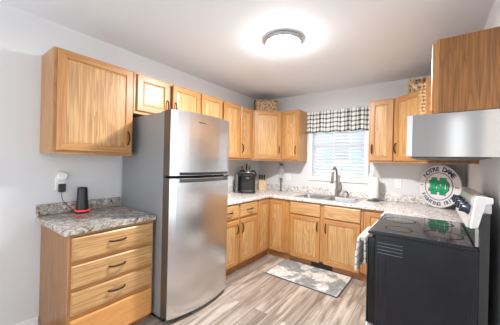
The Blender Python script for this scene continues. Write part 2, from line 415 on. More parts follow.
# ------------------------------------------------------------------ base cabinets
BT = .846
def base_cab(label, loc, rz, wd, name='base_cabinet', depth=.585, toe=.105, group='oak base cabinets', stiles=(), rails=(), hollow=False):
    t = thing(name, label, 'cabinet', loc, rz, group)
    g = .0008
    b = MB(); 
    if hollow:
        b.box(g, -depth, toe, .02, -.001, BT - .001); b.box(wd - .02, -depth, toe, wd - g, -.001, BT - .001); b.box(.02, -depth, toe, wd - .02, -.001, toe + .02); b.box(.02, -.02, toe + .02, wd - .02, -.001, BT - .001)
    else: b.box(g, -depth, toe, wd - g, -.001, BT - .001)
    b.build('body', frameV, t)
    b = MB(); f_ = .035; y1 = -depth - .0002; yy = -depth - .018
    b.box(g, yy, toe, f_, y1, BT - .001); b.box(wd - f_, yy, toe, wd - g, y1, BT - .001)
    b.box(f_, yy, BT - .026, wd - f_, y1, BT - .001, 1); b.box(f_, yy, toe, wd - f_, y1, toe + .03, 1)
    for x in stiles: b.box(x - .025, yy, toe + .03, x + .025, y1, BT - .026)
    for z in rails: b.box(f_, yy + .0002, z - .016, wd - f_, y1, z + .016, 1)
    b.build('face_frame', [frameV, frameH], t)
    MB().box(g, -depth + .01, .001, wd - g, -.02, toe - .0005).build('toe_kick', toeM, t)
    return t
FY = -.6035
# drawer chest at the left
t = thing('drawer_chest', 'oak chest of drawers with granite top, left of the refrigerator', 'cabinet', (0, -3.095, 0), R90)
b = MB(); b.box(.030, -.585, .05, .636, -.001, BT - .001); b.build('body', sideOak, t)
b = MB(); b.box(.030, -.6035, .05, .048, -.5852, BT - .001); b.box(.6, -.6035, .05, .636, -.5852, BT - .001)
for z0, z1 in ((.825, BT - .001), (.64, .675), (.458, .49), (.272, .312), (.05, .07)): b.box(.048, -.6035, z0, .6, -.5852, z1, 1)
b.build('face_frame', [frameV, frameH], t)
for k, (z0, z1) in enumerate(((.668, .822), (.486, .637), (.308, .458))): add_drawer(t, .045, z0, .622, z1, -.604)
d = door_mesh(.577, .215, drawer=True).build('false_panel', [plainOak, plainOak], t, (.045, -.604, .06), label='flat orange-toned panel without a handle')
MB().box(.031, -.57, .001, .636, -.02, .0495).build('toe_kick', toeM, t)

# left run
t = base_cab('two-door oak base cabinet with two drawers, right beside the refrigerator', (0, -1.70, 0), R90, .785, stiles=(.3975,), rails=(.65,))
for x0, x1, hx in ((.012, .378, .345), (.415, .776, .445)):
    add_drawer(t, x0, .668, x1, .825, FY - .0005); add_door(t, x0, .098, x1, .64, FY - .0005, hx, .535)
# inside corner cabinet
t = thing('corner_base_cabinet', 'oak inside corner base cabinet with two tall narrow doors meeting at right angles', 'cabinet', (0, 0, 0))
P = [(.001, -.001), (.001, -.914), (.6035, -.914), (.6035, -.6035), (.936, -.6035), (.936, -.001)]
cells(MB(), [.001, .6035, .936], [-.914, -.6035, -.001], lambda x, y: not (x > .6 and y < -.6), .105, BT - .001).build('body', frameV, t)
cells(MB(), [.001, .58, .936], [-.914, -.58, -.001], lambda x, y: not (x > .58 and y < -.58), .001, .1045).build('toe_kick', toeM, t)
d = door_mesh(.255, .725).build('door', OAKS, t, (.604, -.888, .1), (0, 0, R90))
d = door_mesh(.245, .725).build('door', OAKS, t, (.632, -.604, .1))
# sink base
t = base_cab('wide oak sink cabinet with two false drawer fronts and two doors', (.938, 0, 0), 0, .945, stiles=(.462,), rails=(.65,), hollow=True)
for x0, x1, hx in ((.022, .438, .408), (.488, .916, .516)):
    add_drawer(t, x0, .668, x1, .825, FY - .0005, handle=False); add_door(t, x0, .09, x1, .652, FY - .0005, hx, .545)
# right corner
t = base_cab('oak base cabinet between the sink cabinet and the black range', (1.885, 0, 0), 0, W - 1.887)
add_door(t, .018, .1, .24, .815, FY - .0005)
t = base_cab('oak base cabinet in the right corner behind the range', (W, -.624, 0), -R90, .457, depth=.615)
add_door(t, .03, .1, .425, .815, -.6335, .4, .6)
# floor register in the toe kick
t = thing('floor_register', 'dark slotted air register in the toe kick under the sink', 'vent', (1.26, -.5765, .012))
b = MB(); b.box(0, -.006, 0, .27, 0, .006); b.box(0, -.006, .07, .27, 0, .076); b.box(0, -.006, .006, .006, 0, .07); b.box(.264, -.006, .006, .27, 0, .07)
b.build('frame', darkPl, t)
b = MB()
for k in range(7): b.box(.006, -.005, .010 + k * .0085, .264, -.0005, .014 + k * .0085)
b.build('louvre', darkPl, t)

# ------------------------------------------------------------------ countertops
CT0, CT1 = BT, .885
def counter(name, mb, label, parts):
    o = mb.build(name, parts or granM, bevel=.006); tag(o, label, 'countertop'); return o
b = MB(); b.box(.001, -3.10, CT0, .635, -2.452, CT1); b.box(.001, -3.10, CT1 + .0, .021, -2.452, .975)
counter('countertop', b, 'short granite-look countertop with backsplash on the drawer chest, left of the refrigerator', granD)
SX0, SX1, SY0, SY1 = .965, 1.775, -.555, -.095
xs = [.001, .635, SX0 + .02, SX1 - .02, 2.125, W - .001]; ys = [-1.088, -.635, SY0 + .02, SY1 - .02, -.001]
# left leg of the counter reaches further forward
xs = [.001, .635, SX0 + .02, SX1 - .02, 2.125, W - .001]; ys = [-1.705, -1.083, -.635, SY0 + .02, SY1 - .02, -.001]
def ins(x, y):
    if SX0 + .02 < x < SX1 - .02 and SY0 + .02 < y < SY1 - .02: return False
    if y > -.635: return True
    if x < .635: return True
    return x > 2.125 and y > -1.083
b = cells(MB(), xs, ys, ins, CT0, CT1)
b.box(.001, -1.705, CT1, .021, -.001, .985); b.box(.021, -.021, CT1, W - .021, -.001, .985); b.box(W - .021, -1.083, CT1, W - .001, -.001, .985)
counter('countertop', b, 'long granite-look countertop wrapping the back wall around the sink', 0)

# sink
t = thing('kitchen_sink', 'double-bowl stainless steel sink set into the counter under the window', 'sink', (SX0, SY0, CT1))
sw, sd = SX1 - SX0, SY1 - SY0; zt = .004
def rrect(x0, y0, x1, y1, r, n=6):
    P = []
    for cx, cy, a in ((x1 - r, y0 + r, -PI / 2), (x1 - r, y1 - r, 0), (x0 + r, y1 - r, PI / 2), (x0 + r, y0 + r, PI)):
        for k in range(n + 1): q = a + PI / 2 * k / n; P.append((cx + r * math.cos(q), cy + r * math.sin(q)))
    return P
bowls = [(.035, .035, .39, sd - .075), (.425, .035, sw - .035, sd - .075)]
bm = bmesh.new()
def loop(P, z): 
    vs = [bm.verts.new((x, y, z)) for x, y in P]; return vs, [bm.edges.new((vs[i], vs[(i + 1) % len(vs)])) for i in range(len(vs))]
ov, oe = loop(rrect(0, 0, sw, sd, .03), zt); E_ = list(oe); BV = []
for q in bowls: v, e = loop(rrect(*q, .05), zt); E_ += e; BV.append((v, q))
bmesh.ops.triangle_fill(bm, edges=E_, use_beauty=True)
lo, _ = loop(rrect(0, 0, sw, sd, .03), .0006)
for i in range(len(ov)): bm.faces.new((ov[i], lo[i], lo[(i + 1) % len(ov)], ov[(i + 1) % len(ov)]))
bmesh.ops.recalc_face_normals(bm, faces=bm.faces)
me = bpy.data.meshes.new('rim'); bm.to_mesh(me); bm.free(); me.materials.append(sinkM)
o = bpy.data.objects.new('rim', me); C.objects.link(o); o.parent = t
for q in bowls:
    b = MB(); prof = [(0, zt, .05), (.004, -.01, .05), (.012, -.15, .05), (.03, -.17, .04)]
    vs = []; n = None
    for ins_, z, r in prof:
        P = rrect(q[0] + ins_, q[1] + ins_, q[2] - ins_, q[3] - ins_, r); n = len(P); vs += [(x, y, z) for x, y in P]
    fs = [(i * n + k, i * n + (k + 1) % n, (i + 1) * n + (k + 1) % n, (i + 1) * n + k) for i in range(len(prof) - 1) for k in range(n)]
    fs = [x[::-1] for x in fs] + [tuple(range(3 * n, 4 * n))]
    b.add(vs, fs, 0, True); bo = b.build('bowl', sinkM, t)
    MB().lathe([(.03, 0), (.03, .003), (.018, .001), (.0, .001)], ((q[0] + q[2]) / 2, (q[1] + q[3]) / 2, -.1695), 20, cap=False).build('drain', nickel, bo)
# faucet
fx, fy, fz = 1.425, -.122, CT1 + .0042
t = thing('faucet', 'brushed nickel gooseneck pull-down faucet behind the sink', 'faucet', (fx, fy, fz))
b = MB(); b.prism(rrect(-.11, -.022, .11, .022, .021), 0, .008); b.lathe([(.024, .008), (.022, .03), (.017, .06), (.017, .10)], n=20); b.build('base', nickel, t)
pts = [(0, 0, .09), (0, 0, .30)]
for k in range(1, 15):
    a = PI * k / 14 * 1.02; pts.append((-.012 * (1 - math.cos(a)) * .8, -.085 * (1 - math.cos(a)) * .75, .30 + .11 * math.sin(a)))
b = MB().tube(pts, .0145, 12); b.build('spout', nickel, t)
e = Vector(pts[-1]); b = MB().tube([e, e + Vector((-.002, -.004, -.05)), e + Vector((-.004, -.008, -.10))], [.016, .019, .022], 14); b.build('spray_head', nickel, t)
b = MB().tube([(.012, 0, .065), (.045, 0, .075), (.060, -.002, .09), (.070, -.01, .15), (.058, -.02, .20)], [.016, .016, .014, .010, .008], 10); b.build('lever', nickel, t)
t = thing('sink_sprayer', 'small dark soap pump beside the faucet base', 'soap dispenser', (1.575, -.118, fz))
MB().lathe([(.018, 0), (.016, .02), (.012, .05)], n=16).build('base', nickel, t)
MB().tube([(0, 0, .045), (0, 0, .07), (-.01, -.03, .085), (-.015, -.05, .08)], [.01, .009, .008, .007], 10).build('nozzle', greySteel, t)

# ------------------------------------------------------------------ refrigerator
t = thing('refrigerator', 'stainless steel top-freezer refrigerator with grey sides', 'refrigerator', (.03, -2.44, 0), R90)
# local: x 0..0.70 (world y), y -depth (world x)
b = MB(); b.box(0, -.665, .035, .718, 0, 1.752); b.build('body', fridgeSide, t, bevel=.004)
b = MB(); b.box(.01, -.70, .006, .708, -.05, .034); b.build('kick_grille', darkPl, t)
def fdoor(z0, z1, name):
    b = MB(); n = 14; P = []
    for k in range(n + 1):
        x = .718 * k / n; u = 2 * k / n - 1
        P.append((x, -.765 - .062 * (1 - u * u) - (0 if 0 < k < n else -.008)))
    P = [(0, -.672)] + P + [(.718, -.672)]
    m_ = len(P); vs = [(x, y, z0) for x, y in P] + [(x, y, z1) for x, y in P]
    b.add(vs, [tuple(range(m_)), tuple(range(2 * m_ - 1, m_ - 1, -1))], 1)
    for i in range(m_):
        j = (i + 1) % m_; front = 1 <= i < m_ - 2
        b.add([vs[i], vs[j], vs[m_ + j], vs[m_ + i]], [(0, 1, 2, 3)], 0 if front else 2, False)
    o = b.build(name, [steelM, fridgeSide, steelSide], t, recalc=True)
    bm = bmesh.new(); bm.from_mesh(o.data); bmesh.ops.remove_doubles(bm, verts=bm.verts, dist=.0001); bm.to_mesh(o.data); bm.free()
    for p in o.data.polygons:
        if p.material_index == 0: p.use_smooth = True
    es = o.modifiers.new('edge', 'EDGE_SPLIT'); es.split_angle = .5
    return o
steelSide = mat('door_edge_steel', srgb(120, 112, 106), .4, .8)
fz_ = fdoor(1.222, 1.765, 'freezer_door'); fd = fdoor(.045, 1.198, 'refrigerator_door')
MB().box(.006, -.70, 1.1985, .712, -.666, 1.2215).build('gasket', darkPl, t)
# long dark handles either side of the gap
def fhandle(door, z0, z1, y0, mm, lab):
    n = 16; b = MB(); vs = []
    for k in range(n + 1):
        x = .075 + .592 * k / n; u = 2 * (x / .718) - 1; yf = -.765 - .062 * (1 - u * u)
        vs += [(x, yf + .004, z0), (x, yf - y0, z0 + .004), (x, yf - y0, z1 - .004), (x, yf + .004, z1)]
    fs = [(0, 1, 2, 3), (n * 4 + 3, n * 4 + 2, n * 4 + 1, n * 4)] + [(i * 4 + k, (i + 1) * 4 + k, (i + 1) * 4 + (k + 1) % 4, i * 4 + (k + 1) % 4) for i in range(n) for k in range(4)]
    b.add(vs, fs); return b.build('handle', mm, door, label=lab, recalc=True)
fhandle(fz_, 1.224, 1.252, .012, darkPl, 'long dark recessed grip'); fhandle(fd, 1.162, 1.196, .014, mat('handle_graphite', srgb(86, 88, 90), .3, .6), 'long graphite grip')
b = MB(); b.tube([(.575, -.80, 1.215), (.575, -.835, 1.208), (.645, -.815, 1.208)], .010, 10); b.build('latch', darkPl, fd)
MB().box(.245, -.827, 1.683, .325, -.8235, 1.69).build('badge', darkPl, fz_)
MB().box(.03, -.72, 1.752, .09, -.58, 1.768).build('hinge_cover', greySteel, t)

# ------------------------------------------------------------------ range
SY = -1.865; SW = .762
t = thing('kitchen_range', 'black electric range with glass cooktop against the right wall', 'stove', (WR - .003, SY + SW, 0), -R90)
# local: x 0..0.762 (towards camera, world -y); y 0 = wall, y -.59 = front (world x 2.172)
D = .590
b = MB(); b.box(0, -D + .035, .04, SW, -.052, .893); b.box(0, -.0515, .04, SW, -.012, 1.10, 1); b.build('body', [stoveSide, mat('range_back_panel', srgb(56, 58, 60), .5, .2)], t, bevel=.003)
# pressed ribs on the side panel facing the camera
b = MB()
for k in range(4): b.box(SW, -.54 + .0, .842 - k * .022, SW + .003, -.40, .847 - k * .022)
b.build('louvre', mat('louvre_painted_highlight', srgb(104, 112, 124), .3), t, bevel=.001)  # highlight on the pressed lines painted in as lighter grey
b = MB()
ribM = mat('rib_dark_sheen', srgb(38, 42, 52), .25)
for yy in (-.535, -.515, -.495, -.075, -.10): MB().box(SW, yy, .06, SW + .0025, yy + .005, .74).build('side_rib', ribM, t, bevel=.001)
b = MB(); b.box(-.003, -D - .01, .893, SW + .003, -.055, .908); b.build('cooktop_frame', stoveSide, t, bevel=.005)
ck = MB().box(.015, -D + .01, .908, SW - .015, -.075, .914).build('cooktop_glass', blackGl, t, bevel=.002)
ringM = mat('burner_ring_print', srgb(8, 8, 9), .5)
for (cx, cy, r) in ((.27, -.46, .11), (.59, -.44, .085), (.20, -.20, .08), (.56, -.20, .105)):
    b = MB(); b.lathe([(r - .012, 0), (r, 0), (r, .0006), (r - .012, .0006), (r - .012, 0)], (cx, cy, .9142), 40, cap=False)
    b.build('burner', ringM, t)
# front: door, drawer, handle
b = MB(); b.box(.004, -D - .005, .30, SW - .004, -D + .0345, .87); dr = b.build('oven_door', mat('oven_door_black', srgb(20, 22, 26), .15), t, bevel=.004)
MB().box(.0, -D - .012, .30, SW, -D - .0055, .868).build('door_trim', mat('oven_door_edge_steel', srgb(70, 74, 80), .3, .6), dr, bevel=.002)
b = MB(); b.box(.004, -D - .014, .06, SW - .004, -D + .0345, .285); b.build('storage_drawer', whitePl, t, bevel=.004, label='pale lower drawer front')
b = MB(); b.tube([(.04, -D - .052, .835), (SW - .04, -D - .052, .835)], .011, 12); b.tube([(.06, -D - .012, .835), (.06, -D - .052, .835)], .008, 8); b.tube([(SW - .06, -D - .012, .835), (SW - .06, -D - .052, .835)], .008, 8)
b.build('handle', whitePl, dr, label='white bar handle')
# backguard
capP = [(-.090, 1.013), (-.072, 1.178), (-.062, 1.192), (-.002, 1.186), (-.002, 1.157), (-.030, 1.150), (-.058, 1.022)]
b = MB(); b.prism([(y, z) for y, z in capP], SW - .028, SW + .001, axis='x'); b.build('end_cap', whitePl, t, bevel=.004, recalc=True, label='white plastic end cap')
b = MB(); b.prism([(y, z) for y, z in capP], -.001, .028, axis='x'); b.build('end_cap', whitePl, t, bevel=.004, recalc=True, label='white plastic end cap')
panP = [(-.104, 1.015), (-.070, 1.176), (-.060, 1.186), (-.004, 1.180), (-.004, 1.10), (-.0525, 1.10), (-.054, 1.01)]
guardM = mat('backguard_panel', srgb(206, 204, 202), .25, .35)
b = MB(); b.prism([(y, z) for y, z in panP], .0285, SW - .0285, axis='x'); pn = b.build('control_panel', guardM, t, recalc=True)
b = MB(); b.prism([(-.068, .915), (-.068, 1.012), (-.0535, 1.012), (-.0535, .915)], .02, SW - .02, axis='x'); b.build('riser', steelHood, t, recalc=True)
tilt = math.atan2(.034, .161)
for x in (.08, .21, .36, .52, .66):
    if x == .38:
        b = MB().box(-.055, -.002, -.022, .055, .002, .022); o = b.build('clock_display', blackGl, pn)
        o.location = (x, -.0885, 1.10); o.rotation_euler = (-tilt, 0, 0); continue
    b = MB(); b.lathe([(.029, 0), (.029, .008), (.024, .012), (.022, .036), (.0, .037)], n=24, cap=False); b.box(-.006, -.022, .032, .006, .022, .044)
    o = b.build('knob', mat('knob_dark_blue', srgb(40, 50, 68), .3), pn)
    o.location = (x, -.0865, 1.105); o.rotation_euler = (PI / 2 - tilt, 0, 0)
# screws down the back edge
b = MB()
for z in (.25, .45, .62, .80, .98): b.lathe([(.004, 0), (.004, .002)], (0, 0, 0), 8)
# towel over the oven handle
def towel():
    bm = MB(); nx, nz = 18, 30; y0w, y1w = -1.842, -1.52; xh, zh, r = WR - .003 - D - .052, .835, .021
    vs = []
    def prof(s):  # s in 0..1 along cloth: back flap up, over, front flap down
        Lb, Lf = .16, .225; arc = PI * r; tot = Lb + arc + Lf; d = s * tot
        if d < Lb: return (r, -Lb + d)
        if d < Lb + arc: a = (d - Lb) / r; return (r * math.cos(a), r * math.sin(a))
        return (-r, -(d - Lb - arc))
    for j in range(nz + 1):
        dx, dz = prof(j / nz)
        for i in range(nx + 1):
            u = i / nx; fold = math.sin(u * 19) * .007 * min(1, abs(dz) * 9); spread = 1 if dz > -.02 else 1
            sgn = -1 if dx < 0 else .4
            y = y0w + (y1w - y0w) * (u + .04 * math.sin(dz * 12) * (u - .5))
            vs.append((xh + dx + (sgn * abs(fold) * 1.0 - (.012 * min(1, -dz * 8) if dx < 0 else 0)), y, zh + dz))
    fs = [(j * (nx + 1) + i, j * (nx + 1) + i + 1, (j + 1) * (nx + 1) + i + 1, (j + 1) * (nx + 1) + i) for j in range(nz) for i in range(nx)]
    bm.add(vs, fs, 0, True); o = bm.build('dish_towel', towelM)
    so = o.modifiers.new('solid', 'SOLIDIFY'); so.thickness = .014; so.offset = 0
    return tag(o, 'white striped dish towel hanging over the range handle', 'towel')
towelM = mat('striped_towel', srgb(232, 230, 226), .9)
wv = nd(towelM, 'ShaderNodeTexWave', bands_direction='Z'); wv.inputs['Scale'].default_value = 6; wv.inputs['Distortion'].default_value = .2
lk(towelM, coords(towelM, (1, 1, 1)), wv.inputs['Vector'])
rr = ramp(towelM, [(.0, srgb(238, 236, 232)), (.90, srgb(238, 236, 232)), (.96, srgb(150, 148, 146)), (1, srgb(150, 148, 146))], wv.outputs['Fac']); lk(towelM, rr.outputs[0], bs(towelM).inputs['Base Color'])
towel()

# range hood
t = thing('range_hood', 'stainless steel range hood mounted above the range', 'range hood', (W - .001, -.955, 1.408), -R90)
b = MB(); hd = W - .001 - 2.36; hw = .757; hh = .276
b.prism([(-hd, .012), (-hd + .012, 0), (-.0, 0), (0, hh), (-hd, hh)], 0, hw, axis='x'); b.build('body', steelHood, t, bevel=.003, recalc=True)
b = MB(); b.box(.03, -hd + .03, -.006, hw - .03, -.03, -.0005); b.build('filter', greySteel, t)
b = MB(); b.box(hw, -hd + .0, .005, hw + .003, -hd + .03, hh - .002); b.build('corner_trim', steelM, t)
for k in range(3): MB().box(hw / 2 - .06 + k * .05, -hd - .006, .04, hw / 2 - .03 + k * .05, -hd - .0005, .052).build('switch', darkPl, t)

# ------------------------------------------------------------------ ceiling light
t = thing('ceiling_light', 'round flush-mount ceiling light with glowing white glass bowl', 'light', (1.41, -1.73, H))
b = MB(); b.lathe([(.163, 0), (.171, -.015), (.169, -.030), (.156, -.038), (.146, -.039), (.140, -.036), (.140, -.012), (.0, -.012)], n=48, cap=False)
bb = b.build('ring', lampRing, t, recalc=True)
b = MB(); b.lathe([(.143, -.0395), (.145, -.052), (.134, -.076), (.110, -.095), (.078, -.107), (.040, -.114), (.001, -.116)], n=40); b.build('glass_bowl', bowlM, t)
MB().lathe([(.009, -.1165), (.009, -.122), (.004, -.129), (.001, -.13)], n=12).build('finial', whitePl, t)

ld = bpy.data.lights.new('lamp_light', 'AREA'); ld.shape = 'DISK'; ld.size = .20; ld.energy = 29; ld.color = (1, .985, .96)
lo = bpy.data.objects.new('lamp_light', ld); C.objects.link(lo); lo.location = (1.41, -1.73, H - .1325)

# ------------------------------------------------------------------ window dressing
t = thing('window_blind', 'white horizontal slat blinds hanging in the kitchen window', 'blind', (WX0 + .008, .02, WZ0))
ww = WX1 - WX0 - .016; zz = .05
while zz < WZ1 - WZ0 - .06:
    b = MB(); n = 6; vs = []
    for k in range(n + 1):
        u = -1 + 2 * k / n; y = u * .016; z = .003 * (1 - u * u) - u * .019
        vs += [(0, y, z), (ww, y, z), (ww, y, z + .002), (0, y, z + .002)]
    fs = [(i * 4 + k, i * 4 + (k + 1) % 4, (i + 1) * 4 + (k + 1) % 4, (i + 1) * 4 + k) for i in range(n) for k in range(4)] + [(3, 2, 1, 0), (n * 4, n * 4 + 1, n * 4 + 2, n * 4 + 3)]
    b.add(vs, fs); b.build('slat', slatM, t, (0, 0, zz), recalc=True); zz += .048
MB().box(0, -.02, .006, ww, .02, .026).build('bottom_rail', whiteM, t, bevel=.003)
MB().box(0, -.022, WZ1 - WZ0 - .05, ww, .022, WZ1 - WZ0 - .003).build('head_rail', whiteM, t)
for x in (.10, ww - .10): MB().tube([(x, -.0255, .01), (x, -.0255, WZ1 - WZ0 - .05)], .0012, 6).build('cord', whiteM, t)
# valance
ging = mat('black_white_gingham', srgb(240, 240, 238), .9)
def gingham(m):
    uv = nd(m, 'ShaderNodeUVMap'); sp = nd(m, 'ShaderNodeSeparateXYZ'); lk(m, uv.outputs[0], sp.inputs[0])
    out = []
    for ax in ('X', 'Y'):
        fr = nd(m, 'ShaderNodeMath', operation='FRACT'); lk(m, sp.outputs[ax], fr.inputs[0])
        lt = nd(m, 'ShaderNodeMath', operation='LESS_THAN'); lt.inputs[1].default_value = .38; lk(m, fr.outputs[0], lt.inputs[0]); out.append(lt.outputs[0])
    ad = nd(m, 'ShaderNodeMath', operation='ADD'); lk(m, out[0], ad.inputs[0]); lk(m, out[1], ad.inputs[1])
    hf = nd(m, 'ShaderNodeMath', operation='MULTIPLY'); hf.inputs[1].default_value = .5; lk(m, ad.outputs[0], hf.inputs[0])
    r = ramp(m, [(0, srgb(240, 240, 238)), (.5, srgb(160, 162, 160)), (1, srgb(44, 48, 50))], hf.outputs[0]); lk(m, r.outputs[0], bs(m).inputs['Base Color'])
gingham(ging)
t = thing('window_valance', 'black and white gingham valance gathered over the window', 'curtain', (.918, -.05, 1.825))
nx, nz = 220, 14; vw, vh = .905, .318; vs = []; uvs = []
for j in range(nz + 1):
    v = j / nz; z = v * vh
    for i in range(nx + 1):
        u = i / nx; amp = .010 + .010 * (1 - v)
        if v > .86: amp = .008
        ph = u * 60 + 1.6 * math.sin(u * 9) + .6 * math.sin(u * 23 + 2)
        y = amp * math.sin(ph) + (.005 * math.sin(v * 5 + u * 30))
        zz2 = z + (.006 * math.sin(u * 75) if j == nz else 0) + (.008 * math.sin(ph * .5) * (1 - v) if j < nz else 0)
        vs.append((u * vw, y, zz2)); uvs.append((u * vw * 1.25 / .064 + .25 * math.sin(ph), z / .064))
fs = [(j * (nx + 1) + i, j * (nx + 1) + i + 1, (j + 1) * (nx + 1) + i + 1, (j + 1) * (nx + 1) + i) for j in range(nz) for i in range(nx)]
b = MB(); b.add(vs, fs, 0, True); o = b.build('fabric', ging, t)
ul = o.data.uv_layers.new(name='UVMap')
for l in o.data.loops: ul.data[l.index].uv = uvs[l.vertex_index]
so = o.modifiers.new('solid', 'SOLIDIFY'); so.thickness = .0015
MB().tube([(-.0, .022, .28), (vw, .022, .28)], .005, 10).build('rod', whiteM, t)

# ------------------------------------------------------------------ things on the counters
# coffee maker, facing the room diagonally
kx, ky = .245, -.665
t = thing('coffee_maker', 'black and grey single-cup coffee maker on the counter in the corner', 'coffee maker', (kx, ky, CT1 + .0005), math.radians(38))
b = MB(); b.prism(rrect(-.115, -.12, .115, .11, .07), 0, .035); b.build('base', darkPl, t, bevel=.004)
b = MB(); b.prism(rrect(-.115, -.02, .115, .11, .05), .0355, .24); b.build('column', darkPl, t, bevel=.004)
b = MB()
for q0, q1, z0, z1 in ((.0, .0, .2405, .285), (.006, .006, .285, .305), (.018, .018, .305, .325)): b.prism(rrect(-.125 + q0, -.115 + q1, .125 - q0, .11 - q1, .08), z0, z1)
b.build('head', darkPl, t, bevel=.006)
b = MB(); b.tube([(-.095, -.085, .285), (-.08, -.118, .292), (0, -.130, .295), (.08, -.118, .292), (.095, -.085, .285)], .008, 8); b.build('lift_handle', nickel, t)
b = MB(); b.prism(rrect(-.165, -.06, -.128, .10, .018), 0, .27); b.build('water_tank', mat('smoky_tank', srgb(120, 124, 128), .1, 0, Transmission_Weight=.3), t, bevel=.004)
b = MB(); b.lathe([(.03, 0), (.03, .025), (.02, .04)], (0, -.065, .200), 16); b.build('spout', greySteel, t)
b = MB(); b.box(-.07, -.11, .0355, .07, -.025, .041); b.build('drip_tray', greySteel, t)
t.scale = (1.1, 1.1, 1.06)
# bottles behind the coffee maker
def bottle(x, y, h, r, m_, capm, label, grp=None):
    t = thing('bottle', label, 'bottle', (x, y, CT1 + .0005))
    MB().lathe([(r * .95, 0), (r, .01), (r, h * .55), (r * .4, h * .72), (r * .36, h * .93)], n=20).build('glass', m_, t)
    MB().lathe([(r * .42, h * .9301), (r * .42, h)], n=16).build('cap', capm, t)
bottle(.055, -.56, .40, .032, mat('brown_bottle', srgb(110, 66, 40), .3), mat('cork_brown', srgb(140, 90, 58), .6), 'tall brown bottle behind the coffee maker, on its left')
bottle(.055, -.44, .44, .032, mat('black_bottle', srgb(36, 38, 40), .2), darkPl, 'tall black bottle behind the middle of the coffee maker')
bottle(.06, -.36, .41, .032, mat('dark_red_bottle', srgb(66, 42, 36), .2), mat('grey_cap', srgb(150, 150, 150), .4), 'tall dark bottle behind the coffee maker, on its right')
# knife block
t = thing('knife_block', 'light wood knife block with black-handled knives beside the coffee maker', 'knife block', (.205, -.205, CT1 + .0005), PI / 4)
lw = oak('pale_beech', 'z', srgb(226, 198, 160), srgb(216, 184, 142), srgb(196, 160, 118))
b = MB(); b.prism([(-.05, 0), (.06, 0), (.075, .085), (.0, .15), (-.04, .115)], -.045, .045, axis='x')
b.v = [(x * 1.3, y * 1.15, z * 1.25) for x, y, z in b.v]
b.build('block', lw, t, recalc=True, bevel=.003)
for r_ in range(2):
    for k in range(3):
        x = -.038 + k * .038; y = -.018 + r_ * .042; z = .160 if r_ == 0 else .165
        b = MB(); b.tube([(x, y, z + .004), (x, y - .022, z + .045), (x, y - .045, z + .095)], [.009, .011, .010], 8); b.build('knife', darkPl, t)
# slim dispenser and cord
t = thing('milk_frother', 'tall slim clear and grey bottle standing right of the knife block', 'bottle', (.505, -.085, CT1 + .0005))
MB().lathe([(.028, 0), (.028, .012), (.012, .016), (.011, .20), (.02, .215)], n=20).build('stem', greySteel, t)
MB().lathe([(.033, .2155), (.035, .23), (.035, .40), (.028, .42)], n=24).build('cup', clearM, t)
MB().lathe([(.029, .4205), (.029, .44), (.02, .452)], n=20).build('lid', greySteel, t)
# outlets
def outlet(label, loc, rz, slots=True):
    t = thing('wall_outlet', label, 'outlet', loc, rz, )
    MB().box(-.036, -.006, -.058, .036, 0, .058).build('plate', whitePl, t, bevel=.003)
    for s in (-1, 1): MB().prism([(x, z + s * .026) for x, z in rrect(-.017, -.014, .017, .014, .008)], -.0085, -.0062, axis='y').build('socket', mat('socket_white', srgb(222, 222, 220), .4), t, recalc=True)
    return t
outlet('white outlet plate on the back wall left of the round sign', (2.165, -.001, 1.12), 0)
outlet('white outlet plate on the back wall beside the slim bottle', (.60, -.001, 1.12), 0)
outlet('white outlet plate on the left wall above the drawer chest, behind two plugs', (.001, -2.945, 1.135), R90)
t = thing('plug_in_device', 'round white plug-in device in the left wall outlet', 'plug', (.0095, -2.938, 1.198), R90)
b = MB(); b.lathe([(.030, 0), (.038, .006), (.039, .018), (.030, .030)], n=28); o = b.build('body', whitePl, t, rot=(PI / 2, 0, 0))
t = thing('power_adapter', 'black power adapter plugged in under the round white device', 'adapter', (.0095, -2.940, 1.10), R90)
MB().box(-.024, -.036, -.036, .024, 0, .032).build('body', darkPl, t, bevel=.006)
rx, ry = .10, -2.815
cp = [Vector((.028, -2.94, 1.063)), Vector((.032, -2.935, 1.0)), Vector((.05, -2.89, .93)), Vector((.06, -2.86, .90)), Vector((.06, -2.84, .892)), Vector((rx - .058, ry - .012, .892))]
def catmull(P, n=8):
    out = []
    for i in range(len(P) - 1):
        p0, p1, p2, p3 = P[max(i - 1, 0)], P[i], P[i + 1], P[min(i + 2, len(P) - 1)]
        for k in range(n):
            u = k / n; out.append(.5 * ((2 * p1) + (p2 - p0) * u + (2 * p0 - 5 * p1 + 4 * p2 - p3) * u * u + (3 * p1 - p0 - 3 * p2 + p3) * u ** 3))
    out.append(P[-1]); return out
o = MB().tube(catmull(cp), .0025, 8).build('cord', darkPl); tag(o, 'thin dark cord from the adapter to the black router', 'cord')
t = thing('wifi_router', 'black tapered router with glowing red ring on the drawer chest', 'router', (rx, ry, CT1 + .0005))
MB().lathe([(.05, 0), (.052, .004), (.052, .012), (.05, .015)], n=36).build('base', darkPl, t)
MB().lathe([(.050, .0155), (.052, .018), (.052, .022), (.049, .024)], n=36).build('light_ring', redGlow, t)
MB().lathe([(.048, .0245), (.046, .05), (.040, .14), (.037, .205), (.037, .214), (.030, .216), (.028, .208), (.001, .208)], n=36).build('shell', darkPl, t)
